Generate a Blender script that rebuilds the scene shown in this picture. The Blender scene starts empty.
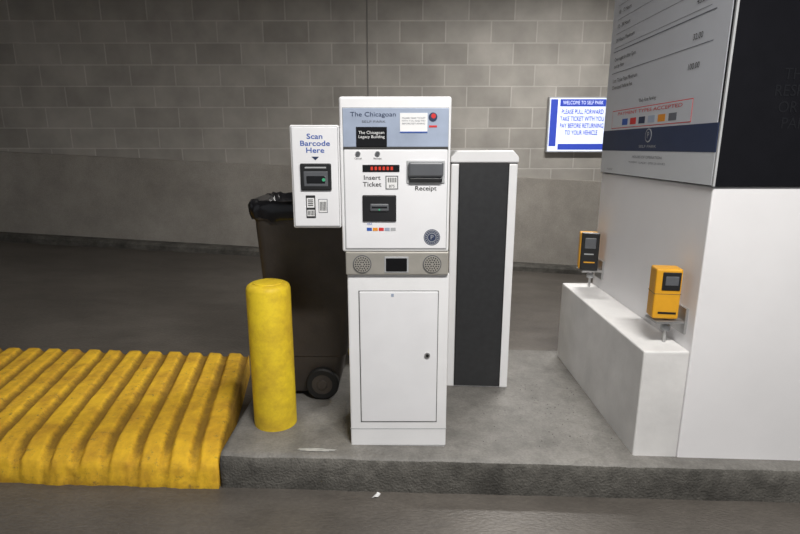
import bpy, bmesh, math, random
from mathutils import Vector, Matrix, noise
random.seed(7)
scene = bpy.context.scene
scene.view_settings.view_transform = 'Standard'

# ------------------------------------------------------------------ ground shape
def clamp(v, a=0.0, b=1.0): return max(a, min(b, v))
def ground(x, y):
    t = clamp((y - 2.15) / 5.0)
    return -(0.03 + 0.03 * t) * x + 0.04 * t
CURB = 0.17
def island(x, y): return -0.03 * x + CURB

# ------------------------------------------------------------------ materials
def new_mat(name):
    m = bpy.data.materials.new(name); m.use_nodes = True
    nt = m.node_tree
    return m, nt, nt.nodes['Principled BSDF']
def rgba(c): return (c[0], c[1], c[2], 1)
def simple(name, col, rough=0.5, metal=0.0, amt=0.06, scale=12, bump=0.0, emit=None, estr=0, coat=0.0, spec=0.5):
    m, nt, b = new_mat(name)
    tc = nt.nodes.new('ShaderNodeTexCoord')
    n = nt.nodes.new('ShaderNodeTexNoise'); n.inputs['Scale'].default_value = scale; n.inputs['Detail'].default_value = 5
    nt.links.new(tc.outputs['Object'], n.inputs['Vector'])
    r = nt.nodes.new('ShaderNodeValToRGB')
    r.color_ramp.elements[0].position = 0.3; r.color_ramp.elements[1].position = 0.7
    r.color_ramp.elements[0].color = rgba([c * (1 - amt) for c in col])
    r.color_ramp.elements[1].color = rgba([min(1, c * (1 + amt)) for c in col])
    nt.links.new(n.outputs['Fac'], r.inputs['Fac'])
    nt.links.new(r.outputs['Color'], b.inputs['Base Color'])
    b.inputs['Roughness'].default_value = rough
    b.inputs['Metallic'].default_value = metal
    b.inputs['Coat Weight'].default_value = coat
    b.inputs['Specular IOR Level'].default_value = spec
    if bump:
        bp = nt.nodes.new('ShaderNodeBump'); bp.inputs['Strength'].default_value = bump; bp.inputs['Distance'].default_value = 0.01
        n2 = nt.nodes.new('ShaderNodeTexNoise'); n2.inputs['Scale'].default_value = scale * 6; n2.inputs['Detail'].default_value = 6
        nt.links.new(tc.outputs['Object'], n2.inputs['Vector'])
        nt.links.new(n2.outputs['Fac'], bp.inputs['Height']); nt.links.new(bp.outputs['Normal'], b.inputs['Normal'])
    if emit:
        b.inputs['Emission Color'].default_value = rgba(emit); b.inputs['Emission Strength'].default_value = estr
    return m

def concrete(name, dark, light, rough=0.7, s1=1.2, s2=9, bump=0.35, stretch=(1, 1, 1), stain=0.5, spots=0.0):
    m, nt, b = new_mat(name); L = nt.links.new
    tc = nt.nodes.new('ShaderNodeTexCoord'); mp = nt.nodes.new('ShaderNodeMapping')
    mp.inputs['Scale'].default_value = stretch
    L(tc.outputs['Object'], mp.inputs['Vector'])
    a = nt.nodes.new('ShaderNodeTexNoise'); a.inputs['Scale'].default_value = s1; a.inputs['Detail'].default_value = 8; a.inputs['Roughness'].default_value = 0.65
    c = nt.nodes.new('ShaderNodeTexNoise'); c.inputs['Scale'].default_value = s2; c.inputs['Detail'].default_value = 8; c.inputs['Roughness'].default_value = 0.7
    f = nt.nodes.new('ShaderNodeTexNoise'); f.inputs['Scale'].default_value = 90; f.inputs['Detail'].default_value = 4
    for n in (a, c, f): L(mp.outputs['Vector'], n.inputs['Vector'])
    r = nt.nodes.new('ShaderNodeValToRGB'); r.color_ramp.elements[0].position = 0.33; r.color_ramp.elements[1].position = 0.68
    r.color_ramp.elements[0].color = rgba(dark); r.color_ramp.elements[1].color = rgba(light)
    L(a.outputs['Fac'], r.inputs['Fac'])
    r2 = nt.nodes.new('ShaderNodeValToRGB'); r2.color_ramp.elements[0].position = 0.35; r2.color_ramp.elements[1].position = 0.6
    r2.color_ramp.elements[0].color = (1 - stain, 1 - stain, 1 - stain, 1); r2.color_ramp.elements[1].color = (1, 1, 1, 1)
    L(c.outputs['Fac'], r2.inputs['Fac'])
    mx = nt.nodes.new('ShaderNodeMixRGB'); mx.blend_type = 'MULTIPLY'; mx.inputs['Fac'].default_value = 0.7
    L(r.outputs['Color'], mx.inputs['Color1']); L(r2.outputs['Color'], mx.inputs['Color2'])
    r3 = nt.nodes.new('ShaderNodeValToRGB'); r3.color_ramp.elements[0].position = 0.35; r3.color_ramp.elements[1].position = 0.65
    r3.color_ramp.elements[0].color = (.78, .78, .78, 1); r3.color_ramp.elements[1].color = (1.0, 1.0, 1.0, 1)
    L(f.outputs['Fac'], r3.inputs['Fac'])
    mx2 = nt.nodes.new('ShaderNodeMixRGB'); mx2.blend_type = 'MULTIPLY'; mx2.inputs['Fac'].default_value = 0.8
    L(mx.outputs['Color'], mx2.inputs['Color1']); L(r3.outputs['Color'], mx2.inputs['Color2'])
    out = mx2.outputs['Color']
    if spots:
        sn = nt.nodes.new('ShaderNodeTexNoise'); sn.inputs['Scale'].default_value = 4.5; sn.inputs['Detail'].default_value = 10; sn.inputs['Roughness'].default_value = .75
        sn.inputs['Distortion'].default_value = .6
        L(mp.outputs['Vector'], sn.inputs['Vector'])
        sr = nt.nodes.new('ShaderNodeValToRGB'); sr.color_ramp.elements[0].position = .56; sr.color_ramp.elements[1].position = .68
        L(sn.outputs['Fac'], sr.inputs['Fac'])
        sm = nt.nodes.new('ShaderNodeMath'); sm.operation = 'MULTIPLY'; sm.inputs[1].default_value = spots
        L(sr.outputs['Color'], sm.inputs[0])
        m3 = nt.nodes.new('ShaderNodeMixRGB'); m3.inputs['Color2'].default_value = (.06, .056, .05, 1)
        L(sm.outputs[0], m3.inputs['Fac']); L(out, m3.inputs['Color1']); out = m3.outputs['Color']
    L(out, b.inputs['Base Color'])
    b.inputs['Roughness'].default_value = rough
    bp = nt.nodes.new('ShaderNodeBump'); bp.inputs['Strength'].default_value = bump; bp.inputs['Distance'].default_value = 0.01
    L(f.outputs['Fac'], bp.inputs['Height']); L(bp.outputs['Normal'], b.inputs['Normal'])
    return m

def block_mat():
    m, nt, b = new_mat('painted_block'); L = nt.links.new
    tc = nt.nodes.new('ShaderNodeTexCoord'); sp = nt.nodes.new('ShaderNodeSeparateXYZ'); cb = nt.nodes.new('ShaderNodeCombineXYZ')
    L(tc.outputs['Object'], sp.inputs['Vector']); L(sp.outputs['X'], cb.inputs['X']); L(sp.outputs['Z'], cb.inputs['Y'])
    br = nt.nodes.new('ShaderNodeTexBrick'); br.offset = 0.5; br.squash = 1.0
    br.inputs['Scale'].default_value = 1.0
    br.inputs['Brick Width'].default_value = 0.58; br.inputs['Row Height'].default_value = 0.262
    br.inputs['Mortar Size'].default_value = 0.010; br.inputs['Mortar Smooth'].default_value = 0.4; br.inputs['Bias'].default_value = -0.1
    br.inputs['Color1'].default_value = (.355, .335, .305, 1); br.inputs['Color2'].default_value = (.455, .43, .395, 1)
    br.inputs['Mortar'].default_value = (.53, .505, .47, 1)
    L(cb.outputs['Vector'], br.inputs['Vector'])
    n = nt.nodes.new('ShaderNodeTexNoise'); n.inputs['Scale'].default_value = 3; n.inputs['Detail'].default_value = 8
    L(tc.outputs['Object'], n.inputs['Vector'])
    r = nt.nodes.new('ShaderNodeValToRGB'); r.color_ramp.elements[0].position = .3; r.color_ramp.elements[1].position = .7
    r.color_ramp.elements[0].color = (.8, .8, .8, 1); r.color_ramp.elements[1].color = (1.08, 1.08, 1.08, 1)
    L(n.outputs['Fac'], r.inputs['Fac'])
    mx = nt.nodes.new('ShaderNodeMixRGB'); mx.blend_type = 'MULTIPLY'; mx.inputs['Fac'].default_value = 1
    L(br.outputs['Color'], mx.inputs['Color1']); L(r.outputs['Color'], mx.inputs['Color2'])
    L(mx.outputs['Color'], b.inputs['Base Color'])
    b.inputs['Roughness'].default_value = .75
    inv = nt.nodes.new('ShaderNodeMath'); inv.operation = 'MULTIPLY'; inv.inputs[1].default_value = -1
    L(br.outputs['Fac'], inv.inputs[0])
    f = nt.nodes.new('ShaderNodeTexNoise'); f.inputs['Scale'].default_value = 60; f.inputs['Detail'].default_value = 4
    L(tc.outputs['Object'], f.inputs['Vector'])
    ad = nt.nodes.new('ShaderNodeMath'); ad.operation = 'MULTIPLY_ADD'; ad.inputs[1].default_value = .35
    L(f.outputs['Fac'], ad.inputs[0]); L(inv.outputs[0], ad.inputs[2])
    bp = nt.nodes.new('ShaderNodeBump'); bp.inputs['Strength'].default_value = .35; bp.inputs['Distance'].default_value = .008
    L(ad.outputs[0], bp.inputs['Height']); L(bp.outputs['Normal'], b.inputs['Normal'])
    return m

def yellow_paint(name, use_attr=False, base=(.80, .50, .02)):
    m, nt, b = new_mat(name); L = nt.links.new
    tc = nt.nodes.new('ShaderNodeTexCoord')
    n = nt.nodes.new('ShaderNodeTexNoise'); n.inputs['Scale'].default_value = 6; n.inputs['Detail'].default_value = 9; n.inputs['Roughness'].default_value = .7
    L(tc.outputs['Object'], n.inputs['Vector'])
    r = nt.nodes.new('ShaderNodeValToRGB'); e = r.color_ramp.elements
    e[0].position = .30; e[1].position = .60
    e[0].color = rgba([base[0] * .6, base[1] * .5, base[2] * .9]); e[1].color = rgba(base)
    L(n.outputs['Fac'], r.inputs['Fac'])
    out = r.outputs['Color']
    n2 = nt.nodes.new('ShaderNodeTexNoise'); n2.inputs['Scale'].default_value = 20; n2.inputs['Detail'].default_value = 10; n2.inputs['Roughness'].default_value = .8
    L(tc.outputs['Object'], n2.inputs['Vector'])
    r2 = nt.nodes.new('ShaderNodeValToRGB'); r2.color_ramp.elements[0].position = .57 if use_attr else .66; r2.color_ramp.elements[1].position = .66 if use_attr else .70
    L(n2.outputs['Fac'], r2.inputs['Fac'])
    wf = nt.nodes.new('ShaderNodeMath'); wf.operation = 'MULTIPLY'; wf.inputs[1].default_value = .75
    L(r2.outputs['Color'], wf.inputs[0])
    mx = nt.nodes.new('ShaderNodeMixRGB'); mx.inputs['Color2'].default_value = (.17, .13, .07, 1)
    L(wf.outputs[0], mx.inputs['Fac']); L(out, mx.inputs['Color1']); out = mx.outputs['Color']
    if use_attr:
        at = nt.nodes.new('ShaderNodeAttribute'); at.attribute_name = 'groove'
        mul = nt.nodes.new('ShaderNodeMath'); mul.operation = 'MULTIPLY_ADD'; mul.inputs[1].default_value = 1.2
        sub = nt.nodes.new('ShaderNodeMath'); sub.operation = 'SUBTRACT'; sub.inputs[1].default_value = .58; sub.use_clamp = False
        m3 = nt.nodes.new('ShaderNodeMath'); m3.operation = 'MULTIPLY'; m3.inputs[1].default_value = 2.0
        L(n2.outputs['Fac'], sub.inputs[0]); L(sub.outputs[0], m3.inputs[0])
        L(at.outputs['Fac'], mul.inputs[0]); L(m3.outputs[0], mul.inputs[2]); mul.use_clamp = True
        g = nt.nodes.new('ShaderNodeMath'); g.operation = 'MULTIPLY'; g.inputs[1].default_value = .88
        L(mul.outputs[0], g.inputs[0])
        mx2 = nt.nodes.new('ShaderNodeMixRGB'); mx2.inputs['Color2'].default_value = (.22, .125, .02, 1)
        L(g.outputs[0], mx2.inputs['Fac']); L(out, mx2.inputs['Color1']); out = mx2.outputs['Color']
    L(out, b.inputs['Base Color'])
    b.inputs['Roughness'].default_value = .8 if use_attr else .5
    b.inputs['Specular IOR Level'].default_value = .3
    bp = nt.nodes.new('ShaderNodeBump'); bp.inputs['Strength'].default_value = .6 if use_attr else .3; bp.inputs['Distance'].default_value = .008
    L(n2.outputs['Fac'], bp.inputs['Height']); L(bp.outputs['Normal'], b.inputs['Normal'])
    return m

M = {}
M['white'] = simple('white_powder_coat', (.86, .86, .87), .35, amt=.03, scale=6)
M['white2'] = simple('white_door_coat', (.84, .84, .86), .35, amt=.03, scale=6)
M['pillar'] = simple('white_wall_paint', (.82, .81, .82), .55, amt=.04, scale=2, bump=.08)
M['ledge'] = simple('scuffed_white_paint', (.74, .73, .72), .55, amt=.10, scale=5, bump=.15)
M['black'] = simple('black_plastic', (.015, .015, .016), .35, amt=.2)
M['gloss'] = simple('black_gloss', (.006, .006, .007), .12, amt=.1)
M['signblack'] = simple('black_sign_panel', (.006, .006, .008), .3, amt=.1, spec=.2)
M['seam'] = simple('dark_seam', (.05, .05, .05), .6)
M['seam2'] = simple('joint_sealant', (.22, .21, .20), .7)
M['dgrey'] = simple('charcoal_panel', (.028, .029, .031), .45, amt=.12, scale=30)
M['beige'] = simple('champagne_metal', (.42, .40, .36), .4, .3, amt=.06, scale=20)
M['grey'] = simple('grey_plastic', (.10, .105, .115), .4)
M['lgrey'] = simple('light_grey', (.42, .43, .44), .45)
M['panelblue'] = simple('blue_grey_graphic', (.36, .42, .54), .35, amt=.12, scale=8)
M['navy'] = simple('navy_ink', (.02, .035, .09), .5)
M['blue'] = simple('blue_ink', (.03, .10, .42), .5)
M['red'] = simple('red_ink', (.65, .03, .03), .5)
M['orange'] = simple('orange_ink', (.8, .3, .02), .5)
M['green'] = simple('green_led', (.03, .25, .12), .4, emit=(.1, .6, .3), estr=.25)
M['redled'] = simple('red_led', (.4, .02, .01), .4, emit=(1, .08, .03), estr=.3)
M['ink'] = simple('black_ink', (.02, .02, .022), .6)
M['sticker'] = simple('white_sticker', (.85, .85, .85), .5, amt=.02)
M['faintink'] = simple('charcoal_ink', (.011, .0115, .014), .32, spec=.2)
M['greyink'] = simple('grey_ink', (.13, .14, .17), .5)
M['signface'] = simple('sign_face', (.58, .60, .65), .35, amt=.03, scale=3)
M['signbase'] = simple('sign_base_face', (.60, .62, .65), .35, amt=.03, scale=3)
M['bin'] = simple('brown_grey_plastic', (.060, .050, .043), .5, amt=.15, scale=10, bump=.1)
M['bag'] = simple('black_bag_film', (.012, .012, .014), .22, amt=.2)
M['rubber'] = simple('rubber', (.012, .012, .012), .6)
M['sensor'] = simple('amber_plastic', (.74, .36, .02), .4, amt=.08)
M['steel'] = simple('steel', (.5, .5, .5), .35, .8)
M['lit'] = simple('backlit_white', (.8, .85, .95), .4, emit=(.75, .82, 1), estr=.6)
M['litblue'] = simple('backlit_blue', (.03, .06, .38), .4, emit=(.05, .10, .7), estr=.4)
M['tube'] = simple('fluorescent_tube', (.9, .9, .9), .4, emit=(1, .98, .95), estr=6)
M['block'] = block_mat()
M['kicker'] = concrete('cast_concrete', (.34, .315, .28), (.46, .43, .39), .75, .8, 4, .3, (1, 1, 1), .22)
M['road'] = concrete('worn_road_concrete', (.105, .093, .081), (.175, .158, .139), .42, .7, 3, .35, (.5, 1, 1), .42)
M['island'] = concrete('island_concrete', (.18, .172, .158), (.30, .287, .265), .58, 1.6, 7, .35, (1, 1, 1), .42, .30)
M['curb'] = concrete('curb_concrete', (.07, .066, .058), (.19, .18, .16), .8, 3, 14, .8, (1, 1, 1), .55)
M['ceil'] = concrete('ceiling_concrete', (.35, .34, .33), (.44, .43, .41), .8, .8, 5, .2)
M['yel'] = yellow_paint('yellow_bollard_paint', False, (.92, .68, .035))
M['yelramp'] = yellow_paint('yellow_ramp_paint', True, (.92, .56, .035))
M['paint'] = simple('spilled_white_paint', (.5, .5, .48), .7, amt=.2, scale=30)

# ------------------------------------------------------------------ builders
def link(o, parent=None):
    scene.collection.objects.link(o)
    if parent is not None: o.parent = parent
    return o
def group(name, loc):
    e = bpy.data.objects.new(name, None); e.empty_display_size = .1; e.location = loc
    scene.collection.objects.link(e); return e
def mesh_obj(name, verts, faces, mat, parent=None, smooth=False):
    me = bpy.data.meshes.new(name); me.from_pydata(verts, [], faces)
    bm = bmesh.new(); bm.from_mesh(me); bmesh.ops.recalc_face_normals(bm, faces=bm.faces); bm.to_mesh(me); bm.free()
    me.materials.append(mat)
    if smooth:
        for p in me.polygons: p.use_smooth = True
    return link(bpy.data.objects.new(name, me), parent)
def box(name, x0, x1, y0, y1, z0, z1, mat, parent=None, bev=0.0, drape=None, seg=2):
    bm = bmesh.new(); bmesh.ops.create_cube(bm, size=1)
    for v in bm.verts:
        top = v.co.z > 0
        v.co = Vector((x0 if v.co.x < 0 else x1, y0 if v.co.y < 0 else y1, z1 if top else z0))
    if bev:
        ed = [e for e in bm.edges if not (drape and e.verts[0].co.z == z0 and e.verts[1].co.z == z0)]
        bmesh.ops.bevel(bm, geom=ed, offset=bev, segments=seg, profile=.5, affect='EDGES')
    if drape:
        for v in bm.verts:
            if v.co.z < z0 + 1e-4: v.co.z = drape(v.co.x, v.co.y)
    me = bpy.data.meshes.new(name); bm.to_mesh(me); bm.free(); me.materials.append(mat)
    return link(bpy.data.objects.new(name, me), parent)
def lathe(name, prof, mat, parent=None, loc=(0, 0, 0), axis='Z', seg=48, smooth=True):
    """prof: list of (r, h)."""
    vs, fs = [], []
    for r, h in prof:
        for i in range(seg):
            a = 2 * math.pi * i / seg
            c, s = math.cos(a) * r, math.sin(a) * r
            p = {'Z': (c, s, h), 'Y': (c, h, s), 'X': (h, c, s)}[axis]
            vs.append((p[0] + loc[0], p[1] + loc[1], p[2] + loc[2]))
    for j in range(len(prof) - 1):
        for i in range(seg):
            k = (i + 1) % seg
            fs.append((j * seg + i, j * seg + k, (j + 1) * seg + k, (j + 1) * seg + i))
    fs.append(tuple(range(seg))); fs.append(tuple((len(prof) - 1) * seg + i for i in range(seg)))
    o = mesh_obj(name, vs, fs, mat, parent, smooth)
    if smooth:
        md = o.modifiers.new('split', 'EDGE_SPLIT'); md.split_angle = math.radians(40)
    return o
def disc(name, x, y, z, r, t, mat, parent, axis='Y', seg=32):
    return lathe(name, [(r, 0), (r, -t)] if axis != 'Z' else [(r, 0), (r, t)], mat, parent, (x, y, z), axis, seg)
def text(name, s, loc, h, mat, parent, width=None, facing='front', align='CENTER', bold=0.0, line=1.0):
    cu = bpy.data.curves.new(name, 'FONT'); cu.body = s; cu.size = 1; cu.align_x = align; cu.align_y = 'CENTER'; cu.offset = bold; cu.space_line = line
    cu.resolution_u = 3
    o = bpy.data.objects.new('tmp', cu); scene.collection.objects.link(o)
    bpy.context.view_layer.update()
    me = bpy.data.meshes.new_from_object(o.evaluated_get(bpy.context.evaluated_depsgraph_get()))
    bpy.data.objects.remove(o); 
    xs = [v.co.x for v in me.vertices]; w = max(xs) - min(xs)
    sc = h / .7
    sx = sc if width is None else width / w
    for v in me.vertices:
        x, y = v.co.x * sx, v.co.y * sc
        if facing == 'front': v.co = Vector((loc[0] + x, loc[1], loc[2] + y))
        else: v.co = Vector((loc[0], loc[1] - x, loc[2] + y))
    me.name = name; me.materials.clear(); me.materials.append(mat)
    return link(bpy.data.objects.new(name, me), parent)

# ------------------------------------------------------------------ room shell
def grid_surface(name, x0, x1, nx, y0, y1, ny, f, mat):
    vs = [(x0 + (x1 - x0) * i / nx, y0 + (y1 - y0) * j / ny, 0) for j in range(ny + 1) for i in range(nx + 1)]
    vs = [(x, y, f(x, y)) for x, y, _ in vs]
    fs = [(j * (nx + 1) + i, j * (nx + 1) + i + 1, (j + 1) * (nx + 1) + i + 1, (j + 1) * (nx + 1) + i) for j in range(ny) for i in range(nx)]
    o = mesh_obj(name, vs, fs, mat, None, True)
    return o
WY = 7.1
grid_surface('floor', -8, 7, 60, -3.5, WY + .1, 60, ground, M['road'])
box('wall_back', -8.1, 7.1, WY, WY + .2, -.6, 3.7, M['block'])
box('wall_left', -8.3, -8.0, -3.5, WY, -.6, 3.7, M['block'])
box('wall_right', 7.0, 7.3, -3.5, WY, -.6, 3.7, M['block'])
box('ceiling', -8.3, 7.3, -3.5, WY + .2, 3.7, 3.85, M['ceil'])
# sloped cast-concrete kicker along the back wall
def kz(x): return 1.265 - .049 * x
mesh_obj('trim_1', [(-8, WY - .035, ground(-8, WY) - .05), (7, WY - .035, ground(7, WY) - .05), (7, WY - .035, kz(7)), (-8, WY - .035, kz(-8)),
                    (-8, WY, ground(-8, WY) - .05), (7, WY, ground(7, WY) - .05), (7, WY, kz(7) + .01), (-8, WY, kz(-8) + .01)],
         [(0, 1, 2, 3), (4, 5, 6, 7), (0, 1, 5, 4), (3, 2, 6, 7), (0, 3, 7, 4), (1, 2, 6, 5)], M['kicker'])
# low kerb at the foot of the wall
def sloped_bar(name, y0, y1, h, mat):
    vs = []
    for x in (-8, 7):
        for y, dz in ((y0, -.02), (y1, -.02), (y1, h), (y0 + .03, h), (y0, h - .03)):
            vs.append((x, y, ground(x, WY) + dz))
    fs = [(0, 1, 2, 3, 4), (5, 6, 7, 8, 9)] + [(i, (i + 1) % 5, 5 + (i + 1) % 5, 5 + i) for i in range(5)]
    return mesh_obj(name, vs, fs, mat)
sloped_bar('baseboard_back', WY - .22, WY - .035, .09, M['curb'])
# control joint in the block wall
box('trim_2', -.425, -.408, WY - .005, WY, kz(0) + .05, 3.7, M['seam2'])

# ------------------------------------------------------------------ island
IX0, IX1, IY0, IY1 = -.84, 6.95, 2.15, 3.62
def make_island():
    nx = 320
    vs, fs = [], []
    rows = [(IY0, None), (IY0, .3), (IY0 + .0, .6), (IY0 + .003, .82), (IY0 + .012, .93), (IY0 + .028, .985), (IY0 + .055, 1.0)]
    ys_top = [IY0 + .055 + (IY1 - .05 - IY0 - .055) * k / 12 for k in range(1, 13)]
    for i in range(nx + 1):
        x0 = IX0 + (IX1 - IX0) * i / nx
        col = []
        for (y, k) in rows:
            x = x0
            if k is None:
                p = (x, y + .004, ground(x, y) - .03)
            else:
                gz = ground(x, y)
                z = gz + (island(x, y) - gz) * k
                n1 = noise.noise(Vector((x * 5, k * 2, 1))); n2 = noise.noise(Vector((x * 17, k * 5, 5)))
                edge = .010 * (n1 + .5) + .005 * n2
                if k < 1: p = (x, y + edge, z)
                else: p = (x, y + edge * .3, z)
            col.append(p)
        for y in ys_top: col.append((x0, y, island(x0, y)))
        col.append((x0, IY1, island(x0, IY1) - .02)); col.append((x0, IY1, ground(x0, IY1) - .03))
        vs += col
    m = len(rows) + len(ys_top) + 2
    idx = []
    for i in range(nx):
        for j in range(m - 1):
            fs.append((i * m + j, (i + 1) * m + j, (i + 1) * m + j + 1, i * m + j + 1)); idx.append(1 if j < 4 or j >= m - 2 else 0)
    fs.append(tuple(range(m))); fs.append(tuple(nx * m + j for j in range(m))); idx += [1, 1]
    o = mesh_obj('concrete_island', vs, fs, M['island'])
    o.data.materials.append(M['curb'])
    for p, k in zip(o.data.polygons, idx):
        p.material_index = k
        p.use_smooth = len(p.vertices) == 4
    return o
make_island()

# ------------------------------------------------------------------ yellow corrugated ramp
def make_ramp():
    pitch = .138
    nx, ny = 760, 60
    x0, x1, y0, y1 = -5.2, -.85, 2.165, 3.36
    vs, fs, gr = [], [], []
    def ridge(x, y):
        ph = ((x + .20 * (y - y0)) / pitch) % 1.0
        t = abs(ph - .5) * 2
        return 1 - clamp((t - .46) / .42)
    for j in range(-5, ny + 2):
        for i in range(nx + 1):
            u = i / nx
            x = x0 + (x1 - x0) * u
            q = min(max(j, 0), ny) / ny
            y = y0 + (y1 - y0) * (q ** 1.35)
            xx = x - .16 * (y - y0)
            wob = .005 * noise.noise(Vector((xx * 3, y * 4, 9)))
            r = ridge(xx + wob, y)
            r = r * r * (3 - 2 * r)
            d = y - y0
            amp = .024
            top = island(xx, y) - .026 + amp * r
            n = noise.noise(Vector((xx * 7, y * 7, 2))) * .005 + noise.noise(Vector((xx * 26, y * 26, 4))) * .003
            top -= .055 * (1 - clamp(d / .16)) ** 2
            top += n
            g = ground(xx, y)
            if j < 0:
                k = -j / 5
                z = top * (1 - k) + (g - .02) * k
                y = y0 - .004 * r * (1 - k) - .020 * math.sin(k * 1.9) + n * 1.8 + .012 * noise.noise(Vector((xx * 9, k * 3, 7)))
            elif j > ny:
                z = g - .02
            else:
                z = top
                if d < .03: y += -.004 * r
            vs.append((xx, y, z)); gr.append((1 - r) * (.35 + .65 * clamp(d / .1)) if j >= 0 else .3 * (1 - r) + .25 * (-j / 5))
    W = nx + 1; R = ny + 7
    for j in range(R - 1):
        for i in range(nx):
            fs.append((j * W + i, j * W + i + 1, (j + 1) * W + i + 1, (j + 1) * W + i))
    base = len(vs)
    for j in range(R):
        v = vs[j * W + nx]; vs.append((v[0], v[1], ground(v[0], v[1]) - .03)); gr.append(.8)
    for j in range(R - 1):
        fs.append((j * W + nx, base + j, base + j + 1, (j + 1) * W + nx))
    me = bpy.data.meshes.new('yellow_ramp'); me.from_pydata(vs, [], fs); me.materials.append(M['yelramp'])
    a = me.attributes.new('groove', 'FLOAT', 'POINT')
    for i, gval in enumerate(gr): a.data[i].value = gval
    for p in me.polygons: p.use_smooth = True
    link(bpy.data.objects.new('yellow_corrugated_ramp', me))
make_ramp()

# ------------------------------------------------------------------ bollards
def bollard(x, y, top, r=.108):
    g = group('bollard', (x, y, 0))
    z0 = island(x, y)
    o = lathe('post', [(r, z0), (r, top - .03), (r - .006, top - .012), (r - .02, top - .002), (r - .03, top), (r - .05, top + .001)], M['yel'], g, seg=64)
    for v in o.data.vertices:
        if abs(v.co.z - z0) < 1e-5: v.co.z = island(x + v.co.x, y)
    c = lathe('cap_lip', [(r - .035, top), (r - .037, top + .004), (r - .05, top + .008), (.02, top + .010)], M['yel'], g, seg=64)
    return g
bollard(-.650, 2.475, .94)
bollard(-.255, 3.42, .93)

# ------------------------------------------------------------------ payment kiosk
K = group('parking_payment_kiosk', (-.02, 2.29, 0))
def kd(x, y): return island(x - .02, y + 2.29)
box('cabinet_body', -.218, .242, -.016, .34, .17, 1.035, M['white'], K, .006, kd)
box('plinth_seam', -.2195, .2435, -.0175, .2, .262, .265, M['lgrey'], K)
box('door_gap', -.168, .196, -.018, .01, .300, .955, M['seam'], K)
box('service_door', -.165, .193, -.022, .01, .303, .952, M['white2'], K, .004)
disc('door_lock', .147, -.022, .645, .013, .006, M['steel'], K)
disc('door_lock_core', .147, -.028, .645, .007, .003, M['black'], K)
box('door_sticker', -.02, -.008, -.0235, -.018, .928, .942, M['panelblue'], K)
# speaker band
box('speaker_band', -.222, .236, -.032, .32, 1.032, 1.137, M['beige'], K, .005)
box('camera_window_frame', -.05, .058, -.035, -.02, 1.042, 1.116, M['lgrey'], K, .003)
box('camera_window', -.043, .051, -.038, -.02, 1.049, 1.109, M['gloss'], K, .003)
for sx in (-.148, .163):
    disc('speaker_ring', sx, -.0325, 1.082, .041, .003, M['grey'], K)
    disc('speaker_face', sx, -.0345, 1.082, .037, .003, M['beige'], K)
    for rr, nn in ((.010, 6), (.020, 12), (.030, 18)):
        for q in range(nn):
            a = 2 * math.pi * q / nn
            disc('speaker_hole', sx + rr * math.cos(a), -.0372, 1.082 + rr * math.sin(a), .0034, .001, M['black'], K, seg=8)
# head casing
box('head_casing', -.235, .235, -.03, .32, 1.137, 1.795, M['white'], K, .010, seg=3)
box('face_gap', -.222, .226, -.0315, -.02, 1.148, 1.752, M['lgrey'], K, .002)
box('header_panel', -.220, .224, -.034, -.02, 1.590, 1.748, M['panelblue'], K, .002)
box('header_strip', -.220, .224, -.0345, -.02, 1.580, 1.590, M['seam'], K)
box('face_panel', -.218, .222, -.035, -.02, 1.152, 1.580, M['white2'], K, .004)
text('header_title', 'The Chicagoan', (-.092, -.0352, 1.722), .018, M['navy'], K, .19)
text('header_subtitle', 'SELF PARK', (-.09, -.0352, 1.693), .009, M['greyink'], K, .10)
box('header_screen', -.165, -.035, -.037, -.03, 1.590, 1.672, M['gloss'], K, .002)
text('header_screen_text', 'The Chicagoan\nLegacy Building', (-.10, -.0378, 1.640), .012, M['sticker'], K, .110, line=1.0)
box('notice_sticker', .020, .135, -.0358, -.03, 1.652, 1.728, M['sticker'], K)
text('notice_text', 'PLEASE TAKE TICKET\nWITH YOU AND PAY\nBEFORE RETURNING', (.077, -.0364, 1.696), .0065, M['greyink'], K, .1, line=1.2)
box('notice_edge', .020, .135, -.0362, -.03, 1.648, 1.653, M['blue'], K)
disc('alert_badge', .158, -.0342, 1.712, .018, .002, M['navy'], K)
disc('alert_badge_centre', .160, -.0362, 1.716, .010, .001, M['red'], K)
box('alert_label', .142, .175, -.0352, -.03, 1.670, 1.678, M['red'], K)
text('cancel_label', 'Cancel', (-.158, -.0358, 1.542), .008, M['ink'], K)
text('receipt_small_label', 'Receipt', (-.075, -.0358, 1.542), .008, M['ink'], K)
for bx, mm in ((-.158, 'grey'), (-.075, 'grey')):
    disc('button_ring', bx, -.035, 1.562, .011, .004, M['steel'], K)
    disc('button', bx, -.039, 1.562, .008, .003, M[mm], K)
box('ticket_display', -.140, .018, -.038, -.03, 1.486, 1.516, M['gloss'], K, .002)
for q in range(6): box('ticket_display_digit', -.105 + q * .017, -.095 + q * .017, -.0388, -.03, 1.494, 1.508, M['redled'], K)
text('insert_ticket_label', 'Insert\nTicket', (-.100, -.0358, 1.447), .019, M['ink'], K, .080, align='CENTER', bold=.012, line=1.05)
box('ticket_picture', -.042, .012, -.0362, -.03, 1.412, 1.470, M['grey'], K)
box('ticket_picture_inner', -.038, .008, -.0368, -.03, 1.416, 1.466, M['sticker'], K)
text('ticket_picture_text', '875', (-.015, -.0374, 1.425), .012, M['ink'], K)
for q in range(5): box('ticket_picture_bar', -.032 + q * .008, -.028 + q * .008, -.0374, -.03, 1.442, 1.462, M['ink'], K)
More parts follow.
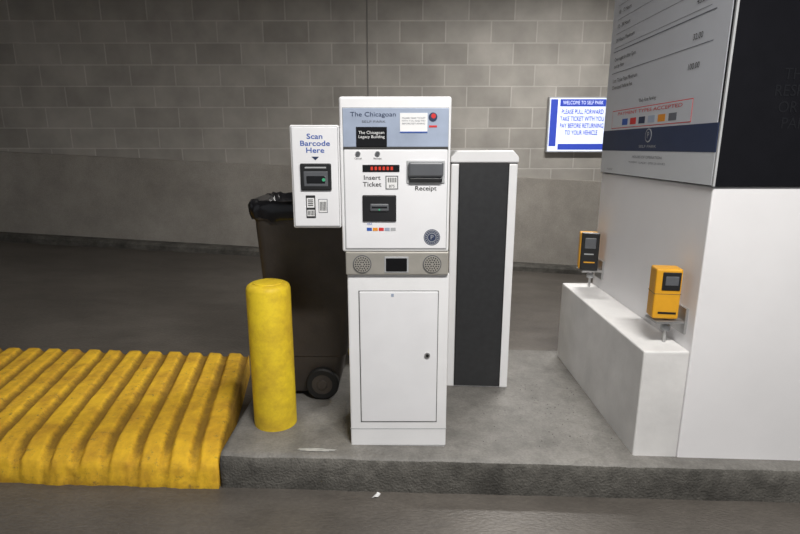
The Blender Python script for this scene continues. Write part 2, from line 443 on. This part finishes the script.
# ticket reader
box('ticket_reader_bezel', -.142, .004, -.043, -.03, 1.274, 1.388, M['black'], K, .004)
box('ticket_reader_mouth', -.110, -.028, -.050, -.04, 1.318, 1.352, M['grey'], K, .006)
box('ticket_reader_slot', -.102, -.036, -.0515, -.045, 1.333, 1.340, M['gloss'], K)
disc('ticket_reader_led', -.069, -.050, 1.326, .004, .002, M['green'], K, seg=12)
# receipt chute
box('receipt_frame', .048, .212, -.040, -.03, 1.437, 1.535, M['lgrey'], K, .004)
box('receipt_hood', .056, .204, -.062, -.035, 1.466, 1.528, M['grey'], K, .008)
box('receipt_tray', .060, .200, -.052, -.035, 1.444, 1.462, M['black'], K, .003)
text('receipt_label', 'Receipt', (.130, -.0358, 1.416), .019, M['ink'], K, .092, bold=.012)
for q, mm in enumerate(('blue', 'orange', 'red', 'panelblue', 'lgrey')):
    box('card_logo', -.125 + q * .026, -.103 + q * .026, -.0362, -.03, 1.232, 1.246, M[mm], K)
text('card_logo_text', 'VISA', (-.112, -.0370, 1.262), .008, M['blue'], K)
# round seal
def ring_flat(name, x, y, z, r, t, mat): return lathe(name, [(r, 0), (r, -t)], mat, K, (x, y, z), 'Y', 40)
ring_flat('seal_outer', .160, -.035, 1.203, .036, .0008, M['navy'])
ring_flat('seal_band', .160, -.0358, 1.203, .033, .0004, M['lgrey'])
ring_flat('seal_inner', .160, -.0362, 1.203, .0305, .0004, M['navy'])
ring_flat('seal_inner_band', .160, -.0366, 1.203, .020, .0004, M['lgrey'])
ring_flat('seal_core', .160, -.0370, 1.203, .0175, .0004, M['navy'])
for q in range(18):
    a = 2 * math.pi * q / 18
    disc('seal_letter', .160 + .0252 * math.cos(a), -.0366, 1.203 + .0252 * math.sin(a), .0024, .0006, M['lgrey'], K, seg=8)
text('seal_letter_p', 'P', (.160, -.0380, 1.203), .020, M['lgrey'], K)

# ------------------------------------------------------------------ barcode scanner box
S = group('barcode_scanner', (-.358, 2.29, 0))
box('scanner_housing', -.106, .101, -.04, .09, 1.245, 1.680, M['white'], S, .008, seg=3)
box('scanner_face_gap', -.101, .098, -.0415, -.03, 1.250, 1.675, M['lgrey'], S, .004)
box('scanner_face', -.098, .095, -.0435, -.03, 1.253, 1.672, M['white2'], S, .004)
text('scan_label', 'Scan\nBarcode\nHere', (0, -.0445, 1.604), .021, M['blue'], S, .125, bold=.012, line=.95)
mesh_obj('down_arrow', [(-.016, -.0445, 1.550), (.016, -.0445, 1.550), (0, -.0445, 1.535)], [(0, 1, 2)], M['navy'], S)
box('scanner_bezel', -.066, .066, -.052, -.04, 1.408, 1.522, M['black'], S, .005)
box('scanner_window', -.052, .052, -.054, -.045, 1.425, 1.490, M['grey'], S, .004)
box('scanner_glass', -.040, .040, -.056, -.05, 1.438, 1.470, M['gloss'], S, .003)
box('scanner_top_label', -.045, .045, -.0530, -.05, 1.502, 1.508, M['lgrey'], S)
disc('scanner_led', .034, -.056, 1.454, .007, .002, M['green'], S, seg=16)
box('phone_icon', -.048, -.006, -.0450, -.04, 1.288, 1.388, M['ink'], S, .003)
box('phone_screen', -.043, -.011, -.0462, -.04, 1.335, 1.376, M['sticker'], S)
box('phone_code', -.043, -.011, -.0462, -.04, 1.298, 1.325, M['sticker'], S)
for q in range(5): box('phone_code_bar', -.040 + q * .006, -.037 + q * .006, -.0470, -.04, 1.302, 1.322, M['ink'], S)
for q in range(4): box('phone_screen_bar', -.038, -.016, -.0470, -.04, 1.342 + q * .008, 1.346 + q * .008, M['ink'], S)
box('ticket_icon', .006, .046, -.0450, -.04, 1.312, 1.372, M['greyink'], S, .002)
box('ticket_icon_inner', .009, .043, -.0460, -.04, 1.315, 1.369, M['sticker'], S)
for q in range(5): box('ticket_icon_bar', .013 + q * .006, .016 + q * .006, -.0468, -.04, 1.322, 1.360, M['ink'], S)
box('scanner_bracket', .08, .1025, .02, .07, 1.35, 1.55, M['lgrey'], S)

# ------------------------------------------------------------------ barrier cabinet
B = group('barrier_gate_cabinet', (.47, 2.94, 0))
def bd(x, y): return island(x + .47, y + 2.94)
w = .186
def prism(name, pts, y0, y1, mat, parent, bev=.006):
    n = len(pts)
    vs = [(x, y0, z) for x, z in pts] + [(x, y1, z) for x, z in pts]
    fs = [tuple(range(n)), tuple(range(2 * n - 1, n - 1, -1))] + [(i, (i + 1) % n, n + (i + 1) % n, n + i) for i in range(n)]
    o = mesh_obj(name, vs, fs, mat, parent)
    md = o.modifiers.new('bev', 'BEVEL'); md.width = bev; md.segments = 2
    return o
prism('cabinet_shell', [(-w, bd(-w, 0)), (w, bd(w, 0)), (w, 1.50), (-w, 1.50)], 0, .36, M['white'], B, .008)
prism('cabinet_cap', [(-w - .004, 1.505), (w + .004, 1.505), (w + .004, 1.535), (w - .030, 1.572), (-w + .030, 1.572), (-w - .004, 1.535)], -.006, .366, M['white'], B, .008)
box('cap_seam', -w + .003, w - .003, .003, .35, 1.498, 1.507, M['seam'], B)
mesh_obj('charcoal_panel', [(-.137, -.006, bd(-.137, 0) + .012), (.132, -.006, bd(.132, 0) + .012), (.132, -.006, 1.50), (-.137, -.006, 1.50),
                            (-.137, .01, bd(-.137, 0) + .012), (.132, .01, bd(.132, 0) + .012), (.132, .01, 1.50), (-.137, .01, 1.50)],
         [(0, 1, 2, 3), (4, 5, 6, 7), (0, 1, 5, 4), (1, 2, 6, 5), (2, 3, 7, 6), (3, 0, 4, 7)], M['dgrey'], B)
box('panel_trim_l', -.142, -.136, -.008, .01, bd(-.137, 0) + .012, 1.50, M['black'], B)
box('panel_trim_r', .131, .137, -.008, .01, bd(.132, 0) + .012, 1.50, M['black'], B)

# ------------------------------------------------------------------ trash cart
T = group('trash_cart', (-.5, 2.96, 0))
RIM = 1.305
def cart():
    z0 = island(-.5, 2.96)
    lv = [(z0 + .03, -.20, .13, .19), (z0 + .05, -.215, .145, .20), (z0 + .25, -.225, .185, .21), (z0 + .255, -.23, .20, .215), (RIM - .09, -.272, .285, .245), (RIM - .085, -.285, .30, .255), (RIM, -.29, .305, .258)]
    def ring(x0, x1, hd, z, rr=.05, k=5):
        pts = []
        for cx, cy, a0 in ((x1 - rr, hd - rr, 0), (x0 + rr, hd - rr, 90), (x0 + rr, -hd + rr, 180), (x1 - rr, -hd + rr, 270)):
            for q in range(k):
                a = math.radians(a0 + 90 * q / (k - 1)); pts.append((cx + rr * math.cos(a), cy + rr * math.sin(a), z))
        return pts
    vs, fs = [], []
    for z, a, b_, h in lv: vs += ring(a, b_, h, z)
    n = 20
    for j in range(len(lv) - 1):
        for i in range(n): fs.append((j * n + i, j * n + (i + 1) % n, (j + 1) * n + (i + 1) % n, (j + 1) * n + i))
    fs.append(tuple(range(n)))
    o = mesh_obj('cart_body', vs, fs, M['bin'], T, True)
    md = o.modifiers.new('split', 'EDGE_SPLIT'); md.split_angle = math.radians(35)
    vs, fs = [], []
    prof = [(-.085, .004), (-.06, .010), (-.03, .012), (-.005, .012), (.012, .004), (.010, -.015), (-.04, -.03), (-.10, -.06), (-.16, -.12)]
    N = 120
    def rr_ring(off, t):
        x0, x1, hd = -.29 - off, .305 + off, .258 + off
        hx, cx = (x1 - x0) / 2, (x1 + x0) / 2
        a = 2 * math.pi * t
        c, s = math.cos(a), math.sin(a); e = .28
        return cx + hx * math.copysign(abs(c) ** e, c), hd * math.copysign(abs(s) ** e, s)
    for k, (dz, off) in enumerate(prof):
        for i in range(N):
            t = i / N
            wv = noise.noise(Vector((math.cos(2 * math.pi * t) * 5, math.sin(2 * math.pi * t) * 5, k * .5)))
            wv2 = noise.noise(Vector((math.cos(2 * math.pi * t) * 14, math.sin(2 * math.pi * t) * 14, k * .7)))
            x, y = rr_ring(off + abs(.014 * wv) + abs(.009 * wv2) if off > -.01 else off, t)
            z = RIM + dz + (.03 * wv + .014 * wv2) * (1.0 if k in (0, 1) else .45)
            vs.append((x, y, z))
    for j in range(len(prof) - 1):
        for i in range(N): fs.append((j * N + i, j * N + (i + 1) % N, (j + 1) * N + (i + 1) % N, (j + 1) * N + i))
    fs.append(tuple((len(prof) - 1) * N + i for i in range(N)))
    mesh_obj('bin_bag', vs, fs, M['bag'], T, True)
    wz = z0 + .095
    for yy in (-.245, .20):
        lathe('wheel_tyre', [(.06, 0), (.085, .0), (.094, .008), (.094, .032), (.085, .04), (.06, .04)], M['rubber'], T, (.06, yy, wz), 'Y', 40)
        lathe('wheel_hub', [(.058, -.002), (.030, -.004), (.026, -.010), (.012, -.012)], M['bin'], T, (.06, yy + .001, wz), 'Y', 32)
    lathe('axle', [(.012, -.235), (.012, .21)], M['steel'], T, (.06, 0, wz), 'Y', 16)
    box('front_foot', -.20, -.10, -.17, .17, z0 + .008, z0 + .04, M['bin'], T, .006)
    lathe('handle_bar', [(.016, -.20), (.016, .20)], M['bin'], T, (.335, 0, 1.24), 'Y', 16)
    for yy in (-.17, .17): box('handle_arm', .28, .34, yy - .015, yy + .015, 1.225, 1.255, M['bin'], T, .004)
    return o
cart()

# ------------------------------------------------------------------ booth pillar, ledge
PX, PY0, PY1 = 1.338, 2.24, 3.50
box('white_pillar', PX, 4.6, PY0, PY1, .1, 1.424, M['pillar'], None, .006, island)
box('low_ledge_wall', 1.125, PX - .001, 2.245, 3.49, .1, .672, M['ledge'], None, .008, island)

# ------------------------------------------------------------------ rate sign
R = group('parking_rate_sign', (PX, PY0, 0))
box('sign_cabinet', -.010, 3.26, -.012, 1.26, 1.426, 3.0, M['signblack'], R, .003)
def sf(name, y0, y1, z0, z1, mat, off):
    return box(name, -.010 - off, -.008, y0, y1, z0, z1, mat, R)
sf('sign_base_strip', .0, 1.255, 1.430, 1.568, M['signbase'], .002)
sf('sign_band', .0, 1.255, 1.568, 1.690, M['navy'], .003)
sf('sign_face', .012, 1.255, 1.690, 2.98, M['signface'], .002)
sf('card_frame', .22, 1.13, 1.700, 1.806, M['red'], .0028)
sf('card_frame_inner', .224, 1.126, 1.704, 1.802, M['signface'], .0034)
def st(name, s, y, z, h, mat, width=None, align='CENTER', bold=0.0):
    return text(name, s, (-.0145, y, z), h, mat, R, width, 'left', align, bold)
st('card_heading', 'PAYMENT TYPES ACCEPTED', .675, 1.783, .018, M['red'], .74)
for q, mm in enumerate(('blue', 'red', 'navy', 'panelblue', 'orange', 'greyink')):
    sf('card_mark', .94 - q * .11 - .04, .94 - q * .11 + .035, 1.716, 1.752, M[mm], .004)
lathe('emblem_ring', [(.036, 0), (.036, -.001)], M['lgrey'], R, (-.0132, .62, 1.650), 'X')
lathe('emblem_core', [(.030, 0), (.030, -.001)], M['navy'], R, (-.0142, .62, 1.650), 'X')
st('emblem_letter', 'P', .62, 1.650, .034, M['lgrey']).data.transform(Matrix.Translation((-.0015, 0, 0)))
st('emblem_caption', 'SELF PARK', .62, 1.592, .014, M['lgrey'], .2)
st('base_text_top', 'HOURS OF OPERATION', .62, 1.535, .014, M['greyink'], .34)
st('base_text', 'MONDAY - SUNDAY  OPEN 24 HOURS', .62, 1.505, .011, M['greyink'], .42)
st('base_text_small', '312.555.0142', 1.10, 1.455, .011, M['greyink'])
rows = [('0 - 30 Minutes', '19.00', 2.78), ('31 - 60 Minutes', '25.00', 2.70), ('1 - 2 Hours', '29.00', 2.62), ('2 - 3 Hours', '31.00', 2.54), ('3 - 10 Hours', '35.00', 2.46),
        ('10 - 12 Hours', '38.00', 2.38), ('12 - 24 Hours', '45.00', 2.30), ('24 Hours Maximum', '45.00', 2.22),
        ('Overnight in after 5pm', '', 2.11), ('out by 9am', '32.00', 2.07), ('Lost Ticket Pays Maximum', '', 1.985), ('Oversized Vehicle Fee', '100.00', 1.945)]
for a, b_, z in rows:
    st('rate_name', a, 1.17, z, .022, M['ink'], None, 'LEFT')
    if b_: st('rate_price', b_, .20, z, .026, M['ink'], None, 'RIGHT')
    if z > 2.15: sf('rate_rule', .16, 1.18, z - .040, z - .0385, M['greyink'], .003)
st('reservation_text', '*Daily Rate Parking', .68, 1.84, .018, M['ink'])
sf('rate_divider', .12, 1.2, 2.155, 2.160, M['greyink'], .003)
sf('rate_divider', .12, 1.2, 2.030, 2.033, M['greyink'], .003)
text('front_notice', 'THIS GARAGE IS NOT\nRESPONSIBLE FOR LOST\nOR STOLEN ARTICLES\nPARK AT OWN RISK', (.5, -.0135, 1.78), .045, M['faintink'], R, .62)
box('sign_edge_trim', -.011, -.002, -.0135, -.004, 1.426, 3.0, M['lgrey'], R)

# ------------------------------------------------------------------ photo sensors on the pillar side
def sensor(y, rot, flip):
    g = group('safety_photo_sensor', (1.245, y, 0))
    e = bpy.data.objects.new('sensor_head', None); e.parent = g; scene.collection.objects.link(e); e.rotation_euler = (0, 0, rot)
    box('housing', -.058, .058, -.045, .045, .805, 1.045, M['sensor'], e, .008)
    if not flip:
        box('lens_panel', -.030, .050, -.050, -.04, .945, 1.030, M['black'], e, .003)
        box('lens', -.018, .040, -.052, -.045, .968, 1.012, M['grey'], e, .003)
        box('label', -.035, .045, -.0465, -.04, .830, .840, M['black'], e)
        box('lower_seam', -.0585, .0585, -.0455, .0455, .925, .927, M['seam'], e)
    else:
        box('lens_panel', -.050, .062, -.058, -.035, .800, 1.050, M['black'], e, .006)
        box('lens', -.028, .040, -.061, -.05, .945, 1.015, M['grey'], e, .003)
        box('label', -.028, .040, -.060, -.05, .850, .858, M['sensor'], e)
        box('led_bar', -.028, .030, -.060, -.05, .905, .912, M['lgrey'], e)
    box('bracket_plate', -.05, .090, -.055, .055, .785, .797, M['steel'], g, .002)
    box('bracket_flange', .080, .0925, -.06, .06, .735, .86, M['steel'], g, .002)
    lathe('bracket_stem', [(.008, .672), (.008, .806)], M['steel'], g, (.03, .01, 0), 'Z', 16)
    lathe('bracket_knob', [(.020, .735), (.022, .74), (.022, .755), (.02, .76)], M['lgrey'], g, (.03, .01, 0), 'Z', 20)
sensor(2.36, math.radians(-8), False)
sensor(3.38, math.radians(-14), True)

# ------------------------------------------------------------------ illuminated wall sign
G = group('illuminated_wall_sign', (2.31, WY, 0))
box('sign_box', -.385, .385, -.08, 0, 1.52, 2.22, M['lgrey'], G, .006)
box('sign_lit_face', -.37, .37, -.084, -.07, 1.535, 2.205, M['lit'], G)
box('sign_blue_bar', -.36, -.27, -.086, -.07, 1.60, 2.19, M['litblue'], G)
box('sign_blue_bar', -.24, .35, -.086, -.07, 2.10, 2.19, M['litblue'], G)
text('sign_heading', 'WELCOME TO SELF PARK', (.055, -.088, 2.145), .045, M['lit'], G, .52)
text('sign_text', 'PLEASE PULL FORWARD\nTAKE TICKET WITH YOU\nPAY BEFORE RETURNING\nTO YOUR VEHICLE', (.055, -.087, 1.90), .058, M['litblue'], G, .57, bold=.02, line=1.05)
box('sign_blue_bar', -.24, .35, -.086, -.07, 1.555, 1.63, M['litblue'], G)

# ------------------------------------------------------------------ small ground marks
def splat(name, cx, cy, rx, ry, f, mat, dz=.003, n=28, seed=1):
    vs = [(cx, cy, f(cx, cy) + dz)]
    for i in range(n):
        a = 2 * math.pi * i / n
        k = 1 + .45 * noise.noise(Vector((math.cos(a) * 2, math.sin(a) * 2, seed)))
        x, y = cx + rx * k * math.cos(a), cy + ry * k * math.sin(a)
        vs.append((x, y, f(x, y) + dz))
    return mesh_obj(name, vs, [(0, 1 + i, 1 + (i + 1) % n) for i in range(n)], mat)
splat('paint_spill', -.40, 2.218, .09, .012, island, M['paint'], seed=3)
def scrap():
    cx, cy = -.112, 2.115
    vs = [(-.020, -.012, .004), (-.005, -.014, .012), (.010, -.002, .003), (.022, .012, .010), (.008, .014, .018), (-.010, .006, .004)]
    vs = [(x + cx, y + cy, z + ground(cx, cy)) for x, y, z in vs] + [(cx, cy, ground(cx, cy) + .016)]
    mesh_obj('paper_scrap', vs, [(i, (i + 1) % 6, 6) for i in range(6)], M['sticker'])
scrap()
# grit gathered on the island behind the kiosk
def grit():
    vs, fs = [], []
    for q in range(150):
        x = random.gauss(.80, .22); y = random.uniform(2.3, 3.0)
        if x < .70 and y > 2.90: continue
        if x > 1.1 or x < .28: continue
        s = random.uniform(.0015, .005); z = island(x, y); b0 = len(vs); a = random.random() * 3
        for k in range(3):
            vs.append((x + s * math.cos(a + k * 2.09), y + s * math.sin(a + k * 2.09), z + .0003))
        vs.append((x, y, z + s * .9)); fs += [(b0, b0 + 1, b0 + 3), (b0 + 1, b0 + 2, b0 + 3), (b0 + 2, b0, b0 + 3)]
    mesh_obj('loose_grit', vs, fs, M['curb'])
grit()

# ------------------------------------------------------------------ lights
def fixture(x, y, power, L=1.3, rot=0):
    f = group('ceiling_light', (x, y, 3.7)); f.rotation_euler = (0, 0, rot)
    box('fixture_housing', -L / 2, L / 2, -.13, .13, -.09, 0, M['white'], f, .01)
    for yy in (-.06, .06): lathe('tube', [(.016, -L / 2 + .03), (.016, L / 2 - .03)], M['tube'], f, (0, yy, -.105), 'X', 16)
    ld = bpy.data.lights.new('lamp', 'AREA'); ld.shape = 'RECTANGLE'; ld.size = L; ld.size_y = .25; ld.energy = power; ld.color = (1, .975, .94)
    lo = bpy.data.objects.new('lamp', ld); lo.location = (0, 0, -.13); lo.parent = f; scene.collection.objects.link(lo)
fixture(.8, .2, 185)
fixture(1.8, 4.9, 120)
fixture(-3.0, 3.8, 8)
w_ = bpy.data.worlds.new('world'); scene.world = w_; w_.use_nodes = True
w_.node_tree.nodes['Background'].inputs['Color'].default_value = (.90, .94, 1, 1)
w_.node_tree.nodes['Background'].inputs['Strength'].default_value = .33

# ------------------------------------------------------------------ camera
cd = bpy.data.cameras.new('camera'); cd.sensor_width = 36; cd.lens = 23.4; cd.clip_start = .05
co = bpy.data.objects.new('camera', cd); co.location = (0, 0, 1.59); co.rotation_euler = (math.radians(77), 0, 0)
scene.collection.objects.link(co); scene.camera = co
